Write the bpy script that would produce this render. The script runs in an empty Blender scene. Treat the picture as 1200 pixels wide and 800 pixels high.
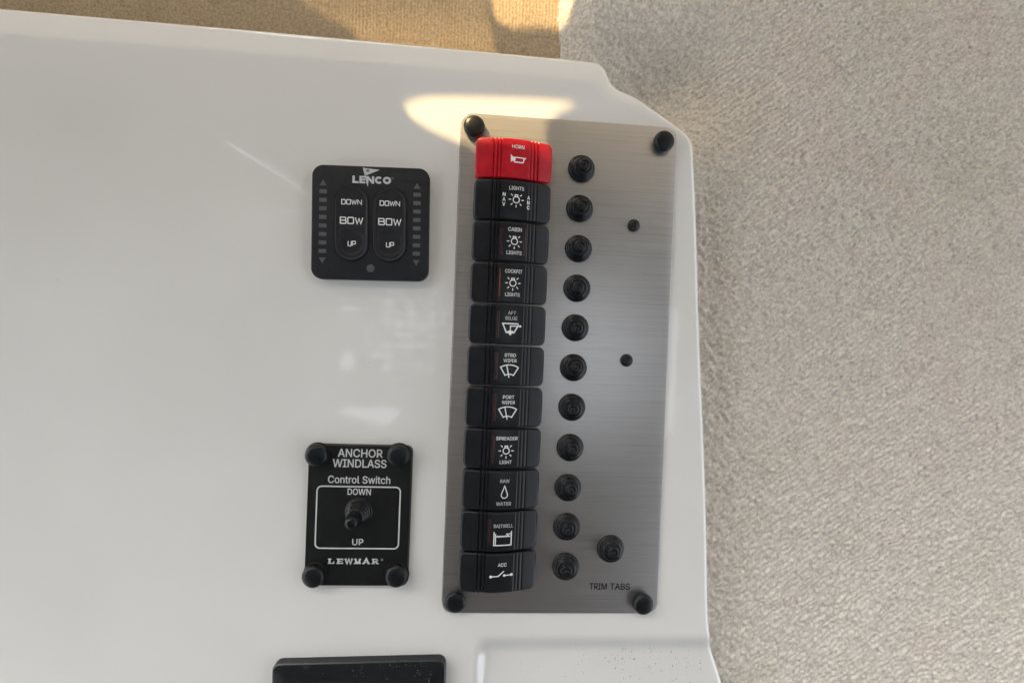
import bpy, bmesh, math, random
import numpy as np
from mathutils import Vector, Matrix
from mathutils.geometry import delaunay_2d_cdt, tessellate_polygon

random.seed(4); rng = np.random.default_rng(11)
S = 0.001                                   # everything below is written in millimetres
scn = bpy.context.scene
col = scn.collection

# ------------------------------------------------------------------ camera, sky, sun, exposure
cd = bpy.data.cameras.new('camera'); cam = bpy.data.objects.new('camera', cd); col.objects.link(cam)
cam.location = (-0.05098, 0.01491, 0.29677)
cam.rotation_euler = (-0.00684, -0.07321, 0.04053)
cd.lens = 18.0; cd.sensor_width = 36.0; cd.clip_start = 0.01; cd.clip_end = 60
cd.dof.use_dof = True; cd.dof.focus_distance = 0.288; cd.dof.aperture_fstop = 9.0
scn.camera = cam

SUN_EL = math.radians(30); SUN_AZ = math.radians(35)        # azimuth from +Y towards -X
sdir = Vector((-math.sin(SUN_AZ)*math.cos(SUN_EL), math.cos(SUN_AZ)*math.cos(SUN_EL), math.sin(SUN_EL)))
world = bpy.data.worlds.new('World'); scn.world = world; world.use_nodes = True
wn = world.node_tree
bg = wn.nodes['Background']
sky = wn.nodes.new('ShaderNodeTexSky'); sky.sky_type = 'NISHITA'; sky.sun_disc = False
sky.sun_elevation = SUN_EL; sky.sun_rotation = -SUN_AZ
sky.dust_density = 3.0; sky.air_density = 1.0
hs = wn.nodes.new('ShaderNodeHueSaturation'); hs.inputs['Saturation'].default_value = .22      # thin white overcast
tint = wn.nodes.new('ShaderNodeMix'); tint.data_type = 'RGBA'; tint.blend_type = 'MULTIPLY'; tint.inputs[0].default_value = 1
tint.inputs[7].default_value = (.99, 1.0, 1.0, 1)
wn.links.new(sky.outputs[0], hs.inputs['Color']); wn.links.new(hs.outputs[0], tint.inputs[6])
wn.links.new(tint.outputs[2], bg.inputs[0]); bg.inputs[1].default_value = 0.15
sl = bpy.data.lights.new('sun', 'SUN'); sl.energy = 2.7; sl.angle = math.radians(0.65); sl.color = (1.0, 0.71, 0.34)
so = bpy.data.objects.new('sun', sl); col.objects.link(so)
so.rotation_euler = sdir.to_track_quat('Z', 'Y').to_euler(); so.location = (-0.3, 1.2, 1.2)
vs = scn.view_settings
scn.display_settings.display_device = 'sRGB'
vs.view_transform = 'Standard'; vs.look = 'None'; vs.gamma = 1; vs.use_curve_mapping = False
vs.exposure = 1.95

# ------------------------------------------------------------------ helpers
def inside(p, P):
    c = False; j = len(P)-1
    for i in range(len(P)):
        if (P[i][1] > p[1]) != (P[j][1] > p[1]) and p[0] < (P[j][0]-P[i][0])*(p[1]-P[i][1])/(P[j][1]-P[i][1])+P[i][0]: c = not c
        j = i
    return c
def link(name, me, m=None, parent=None, loc=None):
    o = bpy.data.objects.new(name, me); col.objects.link(o)
    if m is not None and me is not None and not me.materials: me.materials.append(m)
    if parent is not None: o.parent = parent
    if loc is not None: o.location = Vector(loc)*S
    return o

def mesh(name, V, F, smooth=True, ang=35):
    me = bpy.data.meshes.new(name)
    me.from_pydata([(v[0]*S, v[1]*S, v[2]*S) for v in V], [], F); me.update()
    if smooth:
        me.polygons.foreach_set('use_smooth', [True]*len(me.polygons))
        me.set_sharp_from_angle(angle=math.radians(ang))
    return me

def rrect(w, h, r, n=8, cx=0, cy=0):
    P = []
    for (sx, sy, a0) in ((1, 1, 0), (-1, 1, 90), (-1, -1, 180), (1, -1, 270)):
        for k in range(n+1):
            a = math.radians(a0+90*k/n)
            P.append((cx+sx*(w/2-r)+r*math.cos(a), cy+sy*(h/2-r)+r*math.sin(a)))
    return P

def loft(loops, cap0=False, cap1=True):
    """loops: list of (list of 2D points, z) or lists of 3D points, equal counts"""
    V = []; F = []
    n = None
    for L in loops:
        if isinstance(L, tuple): pts = [(p[0], p[1], L[1]) for p in L[0]]
        else: pts = L
        n = len(pts); V += pts
    for k in range(len(loops)-1):
        for i in range(n):
            j = (i+1) % n
            F.append((k*n+i, k*n+j, (k+1)*n+j, (k+1)*n+i))
    if cap1: F.append(tuple(range((len(loops)-1)*n, len(loops)*n)))
    if cap0: F.append(tuple(range(n-1, -1, -1)))
    return V, F

def rprism(name, w, h, r, z0, z1, bev=0.4, n=8, cx=0, cy=0, seg=4):
    loops = [(rrect(w, h, r, n, cx, cy), z0)]
    for k in range(seg+1):
        a = math.pi/2*k/seg
        d = bev*(1-math.cos(a)); z = z1-bev+bev*math.sin(a)
        loops.append((rrect(w-2*d, h-2*d, max(r-d, .05), n, cx, cy), z))
    return mesh(name, *loft(loops))

def lathe(name, prof, n=48, cap=True, ang=35, lean=None):
    loops = []
    for (r, z) in prof:
        ox, oy = lean(z) if lean else (0, 0)
        loops.append([(ox+r*math.cos(2*math.pi*i/n), oy+r*math.sin(2*math.pi*i/n), z) for i in range(n)])
    return mesh(name, *loft(loops, cap1=cap), ang=ang)

def poly_fill(loops2d):
    tris = tessellate_polygon([[Vector((x, y, 0)) for x, y in L] for L in loops2d])
    flat = [p for L in loops2d for p in L]
    return flat, [tuple(t) for t in tris]

def ribbon(pts, w, closed=False, step=1.0):
    """2D polyline to list of quads with mitred joints"""
    P = []
    n = len(pts)
    segs = n if closed else n-1
    for i in range(segs):
        a = Vector(pts[i]); b = Vector(pts[(i+1) % n]); m = max(1, int((b-a).length/step))
        for k in range(m): P.append(a+(b-a)*k/m)
    if not closed: P.append(Vector(pts[-1]))
    V = []; F = []; N = len(P)
    for i in range(N):
        a = P[(i-1) % N] if (closed or i > 0) else P[i]
        b = P[(i+1) % N] if (closed or i < N-1) else P[i]
        d1 = (P[i]-a); d2 = (b-P[i])
        if d1.length < 1e-9: d1 = d2
        if d2.length < 1e-9: d2 = d1
        d1.normalize(); d2.normalize()
        t = (d1+d2)
        if t.length < 1e-6: t = d1
        t.normalize(); nn = Vector((-t.y, t.x)); c = max(.45, nn.dot(Vector((-d1.y, d1.x))))
        o = nn*(w/2/c)
        V += [(P[i]+o)[:], (P[i]-o)[:]]
    for i in range(N if closed else N-1):
        j = (i+1) % N
        F.append((2*i+1, 2*j+1, 2*j, 2*i))
    return V, F

GLYPHS = {
 'A': (480, [[(16,0),(201,509),(276,509),(463,0),(395,0),(287,302),(280,323),(272,346),(264,372),(255,402),(244,438),(232,478),(245,478),(233,437),(222,402),(213,371),(204,345),(197,322),(191,302),(85,0)],[(110,142),(110,199),(370,199),(370,142)]]),
 'B': (456, [[(60,0),(60,509),(241,509),(274,507),(304,501),(329,491),(350,477),(367,461),(381,442),(390,421),(396,398),(398,374),(397,353),(393,336),(387,320),(378,307),(368,295),(356,286),(343,278),(329,272),(315,267),(315,262),(331,260),(347,254),(363,245),(378,234),(391,220),(402,203),(411,184),(416,161),(418,136),(416,111),(410,88),(400,67),(386,48),(368,31),(344,18),(317,8),(284,2),(247,0)],[(125,57),(245,57),(281,60),(309,67),(330,80),(344,96),(353,115),(355,137),(354,153),(350,169),(342,184),(333,197),(320,209),(306,218),(289,225),(269,229),(248,231),(125,231)],[(125,285),(238,285),(256,287),(273,290),(288,296),(302,304),(314,314),(323,326),(330,340),(335,355),(336,372),(333,393),(326,412),(313,429),(294,442),(270,449),(240,452),(125,452)]]),
 'C': (510, [[(267,-7),(225,-3),(186,7),(150,25),(119,49),(92,79),(70,115),(53,157),(44,203),(40,254),(44,305),(53,352),(70,393),(92,429),(119,459),(150,484),(186,501),(225,512),(267,516),(293,514),(317,511),(340,504),(362,496),(383,485),(402,471),(419,456),(435,438),(448,418),(459,397),(467,373),(473,348),(408,348),(404,365),(397,380),(389,395),(380,407),(369,418),(357,428),(344,437),(330,444),(315,449),(300,453),(284,455),(267,456),(237,453),(209,445),(184,432),(161,414),(141,391),(125,364),(113,332),(106,295),(103,254),(106,213),(113,177),(125,145),(141,117),(161,94),(184,76),(210,63),(237,56),(267,53),(284,54),(300,56),(315,60),(330,65),(344,72),(357,81),(369,90),(380,102),(389,114),(397,128),(404,144),(408,160),(473,160),(467,135),(459,112),(448,91),(435,71),(420,53),(402,38),(383,24),(363,13),(341,5),(317,-2),(293,-6)]]),
 'D': (502, [[(219,0),(96,0),(96,57),(215,57),(254,60),(288,68),(318,81),(343,99),(363,122),(379,149),(390,181),(397,216),(399,255),(397,294),(390,329),(379,361),(364,388),(344,410),(320,428),(291,441),(258,449),(221,452),(93,452),(93,509),(225,509),(273,505),(315,495),(353,478),(385,455),(412,426),(433,391),(449,351),(458,306),(462,255),(458,205),(449,159),(433,119),(411,83),(384,54),(351,31),(312,14),(268,3)],[(125,509),(125,0),(60,0),(60,509)]]),
 'E': (419, [[(60,0),(60,509),(372,509),(372,452),(125,452),(125,286),(355,286),(355,229),(125,229),(125,57),(375,57),(375,0)]]),
 'F': (410, [[(60,0),(60,509),(369,509),(369,452),(125,452),(125,278),(346,278),(346,221),(125,221),(125,0)]]),
 'G': (520, [[(269,-7),(225,-3),(185,7),(149,25),(118,49),(91,79),(69,116),(53,157),(43,203),(40,254),(43,305),(53,352),(69,393),(91,429),(117,459),(149,484),(184,501),(223,512),(265,516),(291,514),(316,510),(340,504),(363,494),(384,483),(403,469),(421,453),(436,436),(449,416),(460,395),(468,373),(474,349),(408,349),(402,365),(395,379),(387,393),(378,406),(368,417),(356,427),(344,436),(330,443),(315,448),(300,453),(283,455),(265,456),(236,453),(209,445),(183,432),(160,414),(141,392),(125,364),(113,332),(106,295),(103,254),(106,213),(113,177),(125,145),(141,117),(161,95),(184,76),(210,63),(238,56),(269,53),(296,55),(322,61),(345,71),(365,85),(382,102),(396,123),(407,147),(413,173),(415,202),(434,199),(283,199),(283,256),(478,256),(478,200),(475,160),(466,124),(451,91),(431,62),(406,38),(377,19),(344,5),(308,-4)]]),
 'H': (517, [[(60,0),(60,509),(125,509),(125,289),(392,289),(392,509),(457,509),(457,0),(392,0),(392,232),(125,232),(125,0)]]),
 'I': (301, [[(31,0),(31,57),(118,57),(118,452),(31,452),(31,509),(269,509),(269,452),(183,452),(183,57),(269,57),(269,0)]]),
 'K': (466, [[(54,-4),(54,513),(131,513),(131,238),(358,513),(458,513),(248,262),(460,-4),(366,-4),(198,212),(131,134),(131,-4)]]),
 'L': (393, [[(60,0),(60,509),(125,509),(125,57),(361,57),(361,0)]]),
 'M': (628, [[(60,0),(60,509),(152,509),(277,187),(280,179),(284,170),(287,159),(291,147),(295,135),(299,123),(303,110),(307,97),(311,84),(315,71),(319,60),(322,49),(307,49),(311,59),(314,71),(318,83),(322,95),(326,108),(330,121),(334,134),(338,146),(342,158),(346,169),(349,179),(352,187),(476,509),(568,509),(568,0),(504,0),(504,291),(504,302),(504,314),(504,327),(505,340),(505,354),(505,369),(505,383),(506,398),(506,413),(506,428),(507,443),(507,457),(513,457),(508,441),(503,425),(498,409),(492,393),(487,378),(482,363),(477,348),(472,335),(467,322),(463,310),(459,300),(456,291),(342,0),(286,0),(170,291),(167,300),(163,310),(159,321),(155,333),(150,347),(145,361),(140,376),(134,392),(129,408),(124,424),(118,441),(112,457),(119,457),(119,444),(120,430),(120,416),(120,401),(121,386),(121,372),(121,357),(121,342),(122,328),(122,315),(122,302),(122,291),(122,0)]]),
 'N': (524, [[(60,0),(60,509),(136,509),(343,183),(349,174),(355,163),(363,151),(371,137),(379,122),(388,107),(396,90),(405,73),(414,55),(405,54),(403,72),(402,90),(401,108),(400,126),(399,142),(399,157),(399,171),(399,184),(399,195),(399,509),(463,509),(463,0),(387,0),(202,290),(194,303),(186,317),(177,331),(168,346),(159,363),(148,381),(136,402),(123,425),(108,452),(119,454),(120,429),(121,406),(122,384),(123,363),(124,345),(124,328),(125,313),(125,301),(125,291),(125,0)]]),
 'O': (533, [[(267,-7),(225,-3),(186,7),(150,25),(119,49),(92,79),(70,115),(53,157),(44,203),(40,254),(44,305),(53,352),(70,393),(92,429),(119,459),(150,484),(186,501),(225,512),(267,516),(309,512),(348,501),(384,484),(415,459),(442,429),(464,393),(480,352),(490,305),(493,254),(490,203),(480,157),(464,115),(442,79),(415,49),(384,25),(348,7),(309,-3)],[(267,53),(296,55),(324,63),(349,76),(372,94),(392,116),(408,144),(420,176),(428,213),(430,254),(428,295),(420,332),(408,365),(392,392),(372,415),(349,433),(324,446),(296,453),(267,456),(237,453),(210,445),(184,433),(161,415),(142,392),(125,364),(113,332),(106,295),(103,254),(106,213),(113,176),(125,144),(142,117),(161,94),(184,76),(210,63),(237,55)]]),
 'P': (444, [[(60,0),(60,509),(235,509),(272,506),(305,499),(332,487),(356,471),(375,452),(390,430),(400,404),(407,377),(409,348),(407,318),(400,291),(390,265),(375,243),(356,223),(332,207),(305,195),(272,188),(235,186),(109,186),(109,242),(233,242),(257,244),(279,248),(297,256),(312,266),(324,279),(333,294),(339,310),(343,328),(344,348),(343,367),(339,385),(333,402),(324,416),(312,428),(297,439),(279,446),(257,451),(232,452),(125,452),(125,0)]]),
 'R': (449, [[(60,0),(60,509),(236,509),(273,506),(305,500),(333,489),(356,473),(376,455),(390,433),(401,408),(407,381),(409,352),(407,323),(401,296),(390,271),(376,250),(356,232),(333,217),(305,206),(273,200),(236,198),(96,198),(96,255),(234,255),(258,256),(280,260),(298,267),(313,276),(325,287),(334,300),(340,316),(344,333),(345,352),(344,371),(340,389),(334,405),(325,419),(313,430),(298,440),(279,446),(258,451),(233,452),(125,452),(125,0)],[(353,0),(230,229),(303,229),(428,0)]]),
 'S': (447, [[(224,-9),(188,-7),(156,-1),(128,9),(102,23),(81,40),(64,60),(51,83),(42,109),(38,137),(104,137),(108,118),(114,102),(123,88),(136,76),(150,66),(166,59),(185,53),(204,50),(224,49),(246,50),(267,54),(286,60),(303,69),(317,79),(329,92),(338,106),(344,122),(346,139),(344,154),(340,168),(332,179),(322,189),(310,197),(296,205),(280,211),(263,217),(245,222),(184,239),(145,253),(112,269),(86,289),(67,313),(56,341),(52,372),(54,400),(62,425),(75,448),(92,468),(113,484),(138,498),(165,508),(195,514),(227,516),(259,514),(289,508),(316,498),(340,484),(360,468),(377,449),(390,427),(398,403),(401,378),(337,378),(332,402),(320,421),(302,437),(280,449),(254,456),(225,459),(204,457),(185,454),(167,448),(152,440),(139,430),(129,418),(121,405),(117,391),(115,376),(117,359),(122,345),(131,334),(142,324),(155,315),(169,308),(184,302),(198,297),(212,293),(264,279),(279,275),(295,270),(312,264),(328,256),(344,248),(359,238),(372,226),(384,213),(395,198),(402,180),(407,161),(408,139),(406,112),(399,87),(386,64),(370,43),(349,25),(323,11),(294,0),(261,-7)]]),
 'T': (448, [[(32,452),(32,509),(417,509),(417,452),(257,452),(257,0),(193,0),(193,452)]]),
 'U': (517, [[(259,-8),(220,-6),(186,2),(154,15),(126,33),(103,55),(85,80),(71,108),(63,140),(60,173),(60,509),(124,509),(124,178),(126,155),(132,133),(141,113),(153,95),(169,80),(187,68),(208,59),(232,53),(259,52),(285,53),(309,59),(331,68),(349,80),(364,95),(377,113),(385,133),(391,155),(393,178),(393,509),(457,509),(457,173),(454,140),(446,108),(433,80),(414,55),(391,33),(363,15),(332,2),(297,-6)]]),
 'V': (480, [[(204,0),(16,509),(84,509),(192,206),(199,187),(207,164),(215,137),(225,106),(236,71),(248,31),(235,31),(247,71),(257,107),(267,138),(276,165),(283,187),(290,206),(395,509),(463,509),(278,0)]]),
 'W': (686, [[(155,0),(16,509),(82,509),(163,196),(167,179),(172,162),(175,145),(179,128),(183,111),(187,94),(190,76),(194,58),(197,40),(189,40),(193,58),(196,76),(200,94),(203,111),(207,128),(211,145),(215,162),(220,179),(224,196),(306,509),(380,509),(462,196),(466,179),(470,162),(474,145),(478,128),(482,111),(486,94),(490,76),(494,58),(497,40),(488,40),(492,58),(495,76),(499,94),(503,111),(506,128),(510,145),(515,162),(519,179),(523,196),(603,509),(670,509),(530,0),(455,0),(368,323),(362,345),(357,368),(351,391),(346,417),(341,445),(336,475),(350,475),(345,446),(340,420),(335,395),(330,371),(324,347),(318,323),(230,0)]]),
 'c': (396, [[(207,-8),(174,-5),(144,3),(117,16),(93,35),(72,58),(56,85),(44,116),(37,150),(34,187),(37,225),(44,260),(56,291),(72,318),(93,341),(117,360),(144,374),(174,382),(207,384),(226,384),(243,381),(260,377),(276,371),(291,364),(305,356),(318,346),(330,335),(340,322),(349,308),(356,293),(362,277),(303,262),(300,272),(295,281),(290,289),(284,297),(278,304),(270,311),(261,316),(252,321),(242,325),(231,328),(220,329),(207,330),(184,328),(163,321),(145,310),(130,296),(118,278),(108,258),(102,236),(98,212),(96,187),(98,163),(102,139),(108,117),(118,97),(130,80),(145,66),(163,55),(184,49),(207,46),(220,47),(232,49),(243,52),(253,55),(262,60),(271,66),(279,73),(285,80),(292,89),(297,98),(301,107),(304,117),(363,102),(357,86),(350,70),(341,56),(331,43),(319,32),(306,21),(292,12),(277,5),(261,-1),(244,-5),(226,-7)]]),
 'h': (410, [[(114,227),(114,0),(53,0),(53,509),(114,509),(114,287),(102,287),(116,319),(132,344),(152,362),(175,374),(200,382),(227,384),(252,383),(275,377),(295,369),(313,356),(328,340),(341,321),(350,298),(355,271),(357,240),(357,0),(296,0),(296,235),(293,263),(286,286),(273,304),(256,318),(235,326),(210,329),(192,328),(176,324),(161,317),(147,308),(136,297),(126,283),(119,266),(115,248)]]),
 'i': (167, [[(53,0),(53,379),(114,379),(114,0)],[(84,443),(73,444),(63,448),(54,455),(47,463),(43,472),(41,483),(43,494),(47,504),(54,512),(63,518),(73,522),(84,524),(95,522),(105,518),(114,512),(121,504),(125,494),(126,483),(125,472),(121,463),(114,455),(105,448),(95,444)]]),
 'l': (189, [[(139,-2),(112,0),(91,8),(74,20),(62,37),(55,59),(53,84),(53,509),(114,509),(114,99),(114,83),(117,71),(120,62),(126,57),(135,53),(146,52),(152,52),(157,52),(160,53),(164,53),(167,54),(170,54),(181,3),(175,1),(169,0),(162,-1),(154,-2),(147,-2)]]),
 'n': (410, [[(114,227),(114,0),(53,0),(53,379),(112,379),(112,287),(102,287),(116,319),(132,344),(152,362),(175,374),(200,382),(227,384),(252,383),(275,377),(295,369),(313,356),(328,340),(341,321),(350,298),(355,271),(357,240),(357,0),(296,0),(296,235),(293,263),(286,286),(273,304),(256,318),(235,326),(210,329),(192,328),(176,324),(161,317),(147,308),(136,297),(126,283),(119,266),(115,248)]]),
 'o': (415, [[(207,-8),(174,-5),(144,3),(117,16),(93,35),(72,58),(56,85),(44,116),(37,150),(34,187),(37,225),(44,260),(56,291),(72,318),(93,341),(117,360),(144,374),(174,382),(207,384),(241,382),(271,374),(299,360),(323,341),(343,318),(359,291),(371,260),(379,225),(381,187),(379,150),(371,116),(359,85),(343,58),(323,35),(299,16),(271,3),(241,-5)],[(207,46),(231,49),(252,55),(270,66),(285,80),(298,97),(307,117),(314,139),(318,163),(319,187),(318,212),(314,236),(307,258),(298,278),(285,296),(270,310),(252,321),(231,328),(207,330),(184,328),(163,321),(145,310),(130,296),(118,278),(108,258),(102,236),(98,212),(96,187),(98,163),(102,139),(108,117),(118,97),(130,80),(145,66),(163,55),(184,49)]]),
 'r': (260, [[(53,0),(53,379),(112,379),(112,321),(115,321),(124,339),(137,354),(152,367),(171,377),(191,383),(213,385),(218,385),(223,385),(229,384),(235,384),(240,384),(243,384),(243,322),(241,323),(236,324),(230,324),(223,325),(215,326),(207,326),(190,324),(174,321),(159,315),(146,306),(135,296),(126,284),(119,269),(115,254),(114,237),(114,0)]]),
 't': (227, [[(204,379),(204,327),(126,327),(126,379)],[(65,379),(65,327),(6,327),(6,379)],[(65,471),(126,471),(126,98),(127,83),(130,70),(136,61),(144,55),(156,51),(170,50),(175,50),(180,50),(185,51),(191,52),(197,53),(202,54),(213,2),(207,0),(200,-2),(192,-3),(184,-3),(176,-4),(168,-4),(138,-1),(113,7),(92,21),(77,41),(68,64),(65,93)]]),
 'w': (567, [[(138,0),(23,379),(87,379),(133,214),(140,190),(147,164),(154,137),(161,107),(168,75),(175,41),(165,41),(172,74),(179,105),(186,135),(192,163),(199,189),(206,214),(252,379),(316,379),(362,214),(368,189),(375,163),(382,136),(388,106),(395,75),(402,41),(391,41),(399,75),(406,106),(413,135),(420,163),(427,189),(434,214),(480,379),(545,379),(429,0),(368,0),(319,172),(314,189),(309,207),(305,225),(300,243),(295,262),(291,280),(286,299),(281,318),(277,338),(291,338),(286,319),(281,299),(277,280),(272,262),(267,243),(263,225),(258,207),(253,189),(248,172),(199,0)]]),
}
class Flat:
    """collects printed 2D shapes, then drapes them on a surface z(x, y)"""
    def __init__(s): s.V = []; s.F = []; s.Z = []; s.n = 0
    def add(s, V, F):
        o = len(s.V); s.V += [tuple(v[:2]) for v in V]; s.Z += [s.n*.006]*len(V); s.n = (s.n+1) % 12; s.F += [tuple(i+o for i in f) for f in F]; return s
    def line(s, pts, w, closed=False, step=1.0): return s.add(*ribbon(pts, w, closed, step))
    def poly(s, *loops): return s.add(*poly_fill(loops))
    def disc(s, x, y, r, n=20): return s.poly([(x+r*math.cos(2*math.pi*i/n), y+r*math.sin(2*math.pi*i/n)) for i in range(n)])
    def text(s, t, x, y, h, w=None, bold=0.0, sp=0.0):
        # h is the height of the capitals
        items = []; X = 0
        for c in t:
            if c == ' ': X += 210; continue
            adv, L = GLYPHS[c]; items.append((X, L)); X += adv+sp*1000
        xs = [X0+q[0] for X0, L in items for lp in L for q in lp]; x0, x1 = min(xs), max(xs)
        k = h/509; kx = (w/(x1-x0)) if w else k
        for X0, L in items:
            outs = [lp for lp in L if not any(o is not lp and inside(lp[0], o) for o in L)]
            for o in outs:
                hs = [lp for lp in L if lp is not o and inside(lp[0], o)]
                Ls = [[(x+(X0+a-(x0+x1)/2)*kx, y+(b_-254)*k) for a, b_ in lp] for lp in [o]+hs]
                s.poly(*Ls)
                if bold:
                    for lp in Ls: s.line(lp, bold*h, True, 50)
        return s
    def build(s, name, m, parent, zf=lambda x, y: 0.0, lift=.05):
        # thin print layer: keep every face turned up
        F = []
        for f in s.F:
            a = sum(s.V[f[i]][0]*s.V[f[(i+1) % len(f)]][1]-s.V[f[(i+1) % len(f)]][0]*s.V[f[i]][1] for i in range(len(f)))
            F.append(f if a > 0 else tuple(reversed(f)))
        me = mesh(name, [(v[0], v[1], zf(v[0], v[1])+lift+z) for v, z in zip(s.V, s.Z)], F, smooth=False)
        return link(name, me, m, parent)

def copy_part(o, loc, parent):
    c = o.copy(); col.objects.link(c); c.parent = parent; c.location = Vector(loc)*S
    return c

def thing(name, label, cat, loc, rz=0):
    o = bpy.data.objects.new(name, None); col.objects.link(o); o.empty_display_size = .01
    o.location = Vector(loc)*S; o.rotation_euler = (0, 0, rz); o['label'] = label; o['category'] = cat
    return o

# ------------------------------------------------------------------ materials
def mat(name, base, rough=.5, metal=0, spec=.5, coat=0, build=None):
    m = bpy.data.materials.new(name); m.use_nodes = True
    nt = m.node_tree; b = nt.nodes['Principled BSDF']
    b.inputs['Base Color'].default_value = (*base, 1); b.inputs['Roughness'].default_value = rough
    b.inputs['Metallic'].default_value = metal; b.inputs['Specular IOR Level'].default_value = spec
    b.inputs['Coat Weight'].default_value = coat; b.inputs['Coat Roughness'].default_value = .03
    if build: build(nt, b)
    return m
def N(nt, t, **k):
    n = nt.nodes.new(t)
    for a, v in k.items():
        if a in n.inputs: n.inputs[a].default_value = v
        else: setattr(n, a, v)
    return n
def coords(nt, scale=(1, 1, 1), rot=(0, 0, 0)):
    tc = nt.nodes.new('ShaderNodeTexCoord'); mp = nt.nodes.new('ShaderNodeMapping')
    mp.inputs['Scale'].default_value = scale; mp.inputs['Rotation'].default_value = rot
    nt.links.new(tc.outputs['Object'], mp.inputs['Vector']); return mp.outputs[0]
def noise(nt, vec, scale, detail=2, rough=.5):
    n = nt.nodes.new('ShaderNodeTexNoise'); n.inputs['Scale'].default_value = scale
    n.inputs['Detail'].default_value = detail; n.inputs['Roughness'].default_value = rough
    nt.links.new(vec, n.inputs['Vector']); return n.outputs['Fac']
def ramp(nt, fac, stops):
    r = nt.nodes.new('ShaderNodeValToRGB'); e = r.color_ramp.elements
    e[0].position, e[0].color = stops[0][0], (*stops[0][1], 1)
    e[1].position, e[1].color = stops[1][0], (*stops[1][1], 1)
    for p, c in stops[2:]:
        q = e.new(p); q.color = (*c, 1)
    nt.links.new(fac, r.inputs[0]); return r.outputs[0]
def mrange(nt, fac, a, b, c, d):
    r = nt.nodes.new('ShaderNodeMapRange')
    for i, v in enumerate((a, b, c, d)): r.inputs[i+1].default_value = v
    nt.links.new(fac, r.inputs[0]); return r.outputs[0]
def bump(nt, b, h, strength, dist, prev=None):
    n = nt.nodes.new('ShaderNodeBump'); n.inputs['Strength'].default_value = strength; n.inputs['Distance'].default_value = dist
    nt.links.new(h, n.inputs['Height'])
    if prev is not None: nt.links.new(prev, n.inputs['Normal'])
    nt.links.new(n.outputs[0], b.inputs['Normal']); return n.outputs[0]

def b_gel(nt, b):
    v = coords(nt)
    c = ramp(nt, noise(nt, v, 9, 3), [(.3, (.73, .722, .69)), (.7, (.78, .772, .74))])
    nt.links.new(c, b.inputs['Base Color'])
    nt.links.new(mrange(nt, noise(nt, v, 60, 5, .65), .3, .75, .03, .08), b.inputs['Roughness'])
    bump(nt, b, noise(nt, v, 14, 2), .25, .0012)
gel = mat('gelcoat', (.74, .73, .71), .08, coat=1, spec=.7, build=b_gel)

def b_steel(nt, b):
    fine = noise(nt, coords(nt, (26, 3600, 1)), 1, 4, .65)
    med = noise(nt, coords(nt, (7, 1300, 1)), 1, 3)
    mx = nt.nodes.new('ShaderNodeMath'); mx.operation = 'MULTIPLY_ADD'; mx.inputs[1].default_value = 1.0
    nt.links.new(fine, mx.inputs[0]); nt.links.new(med, mx.inputs[2])
    c = ramp(nt, mx.outputs[0], [(.6, (.385, .378, .368)), (1.4, (.55, .54, .525))])
    nt.links.new(c, b.inputs['Base Color'])
    nt.links.new(mrange(nt, fine, .3, .7, .30, .42), b.inputs['Roughness'])
    b.inputs['Anisotropic'].default_value = .35
    bump(nt, b, mx.outputs[0], .25, .00003)
steel = mat('brushed_steel', (.4, .4, .39), .36, metal=1, build=b_steel)

def plastic(name, c, rough, bs=.25, spec=.32):
    def f(nt, b):
        v = coords(nt)
        nt.links.new(ramp(nt, noise(nt, v, 180, 3), [(.3, tuple(x*.85 for x in c)), (.7, tuple(min(1, x*1.15) for x in c))]), b.inputs['Base Color'])
        nt.links.new(mrange(nt, noise(nt, v, 90, 3, .5), .3, .7, rough-.02, rough+.06), b.inputs['Roughness'])
        bump(nt, b, noise(nt, v, 2600, 2), bs, .00004)
    return mat(name, c, rough, build=f, spec=spec)
black_pl = plastic('black_plastic', (.010, .011, .013), .30, .12)
red_pl = plastic('red_plastic', (.44, .008, .018), .32, .12)
rubber = plastic('black_rubber', (.005, .006, .008), .26, .12, .28)
capm = plastic('cap_black', (.007, .009, .010), .30, .12, .28)
pad_m = plastic('membrane_black', (.014, .015, .018), .42, .5)
wind_m = plastic('engraved_black', (.010, .011, .011), .30, .0)
gloss_b = plastic('gloss_black', (.012, .014, .016), .22, .1)
grey_pl = plastic('grey_backing', (.20, .20, .19), .5)
bezel_m = plastic('bezel_black', (.006, .006, .006), .6)
glass_m = mat('screen_glass', (.012, .012, .015), .06, coat=1)
white_ink = mat('white_ink', (.80, .81, .80), .55)
dim_ink = mat('worn_white_ink', (.55, .56, .56), .6)
grey_ink = mat('grey_window', (.085, .09, .092), .35)
black_ink = mat('black_ink', (.012, .012, .012), .55)
lens_m = mat('red_lens', (.030, .009, .010), .25, coat=.3)
lens_b = mat('bright_red_lens', (.17, .03, .02), .25, coat=.3)
screw_m = mat('blackened_screw', (.022, .022, .022), .36, metal=.5)
speck_m = mat('dark_grit', (.05, .045, .04), .8)
speck_w = mat('pale_grit', (.45, .42, .38), .8)

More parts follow.
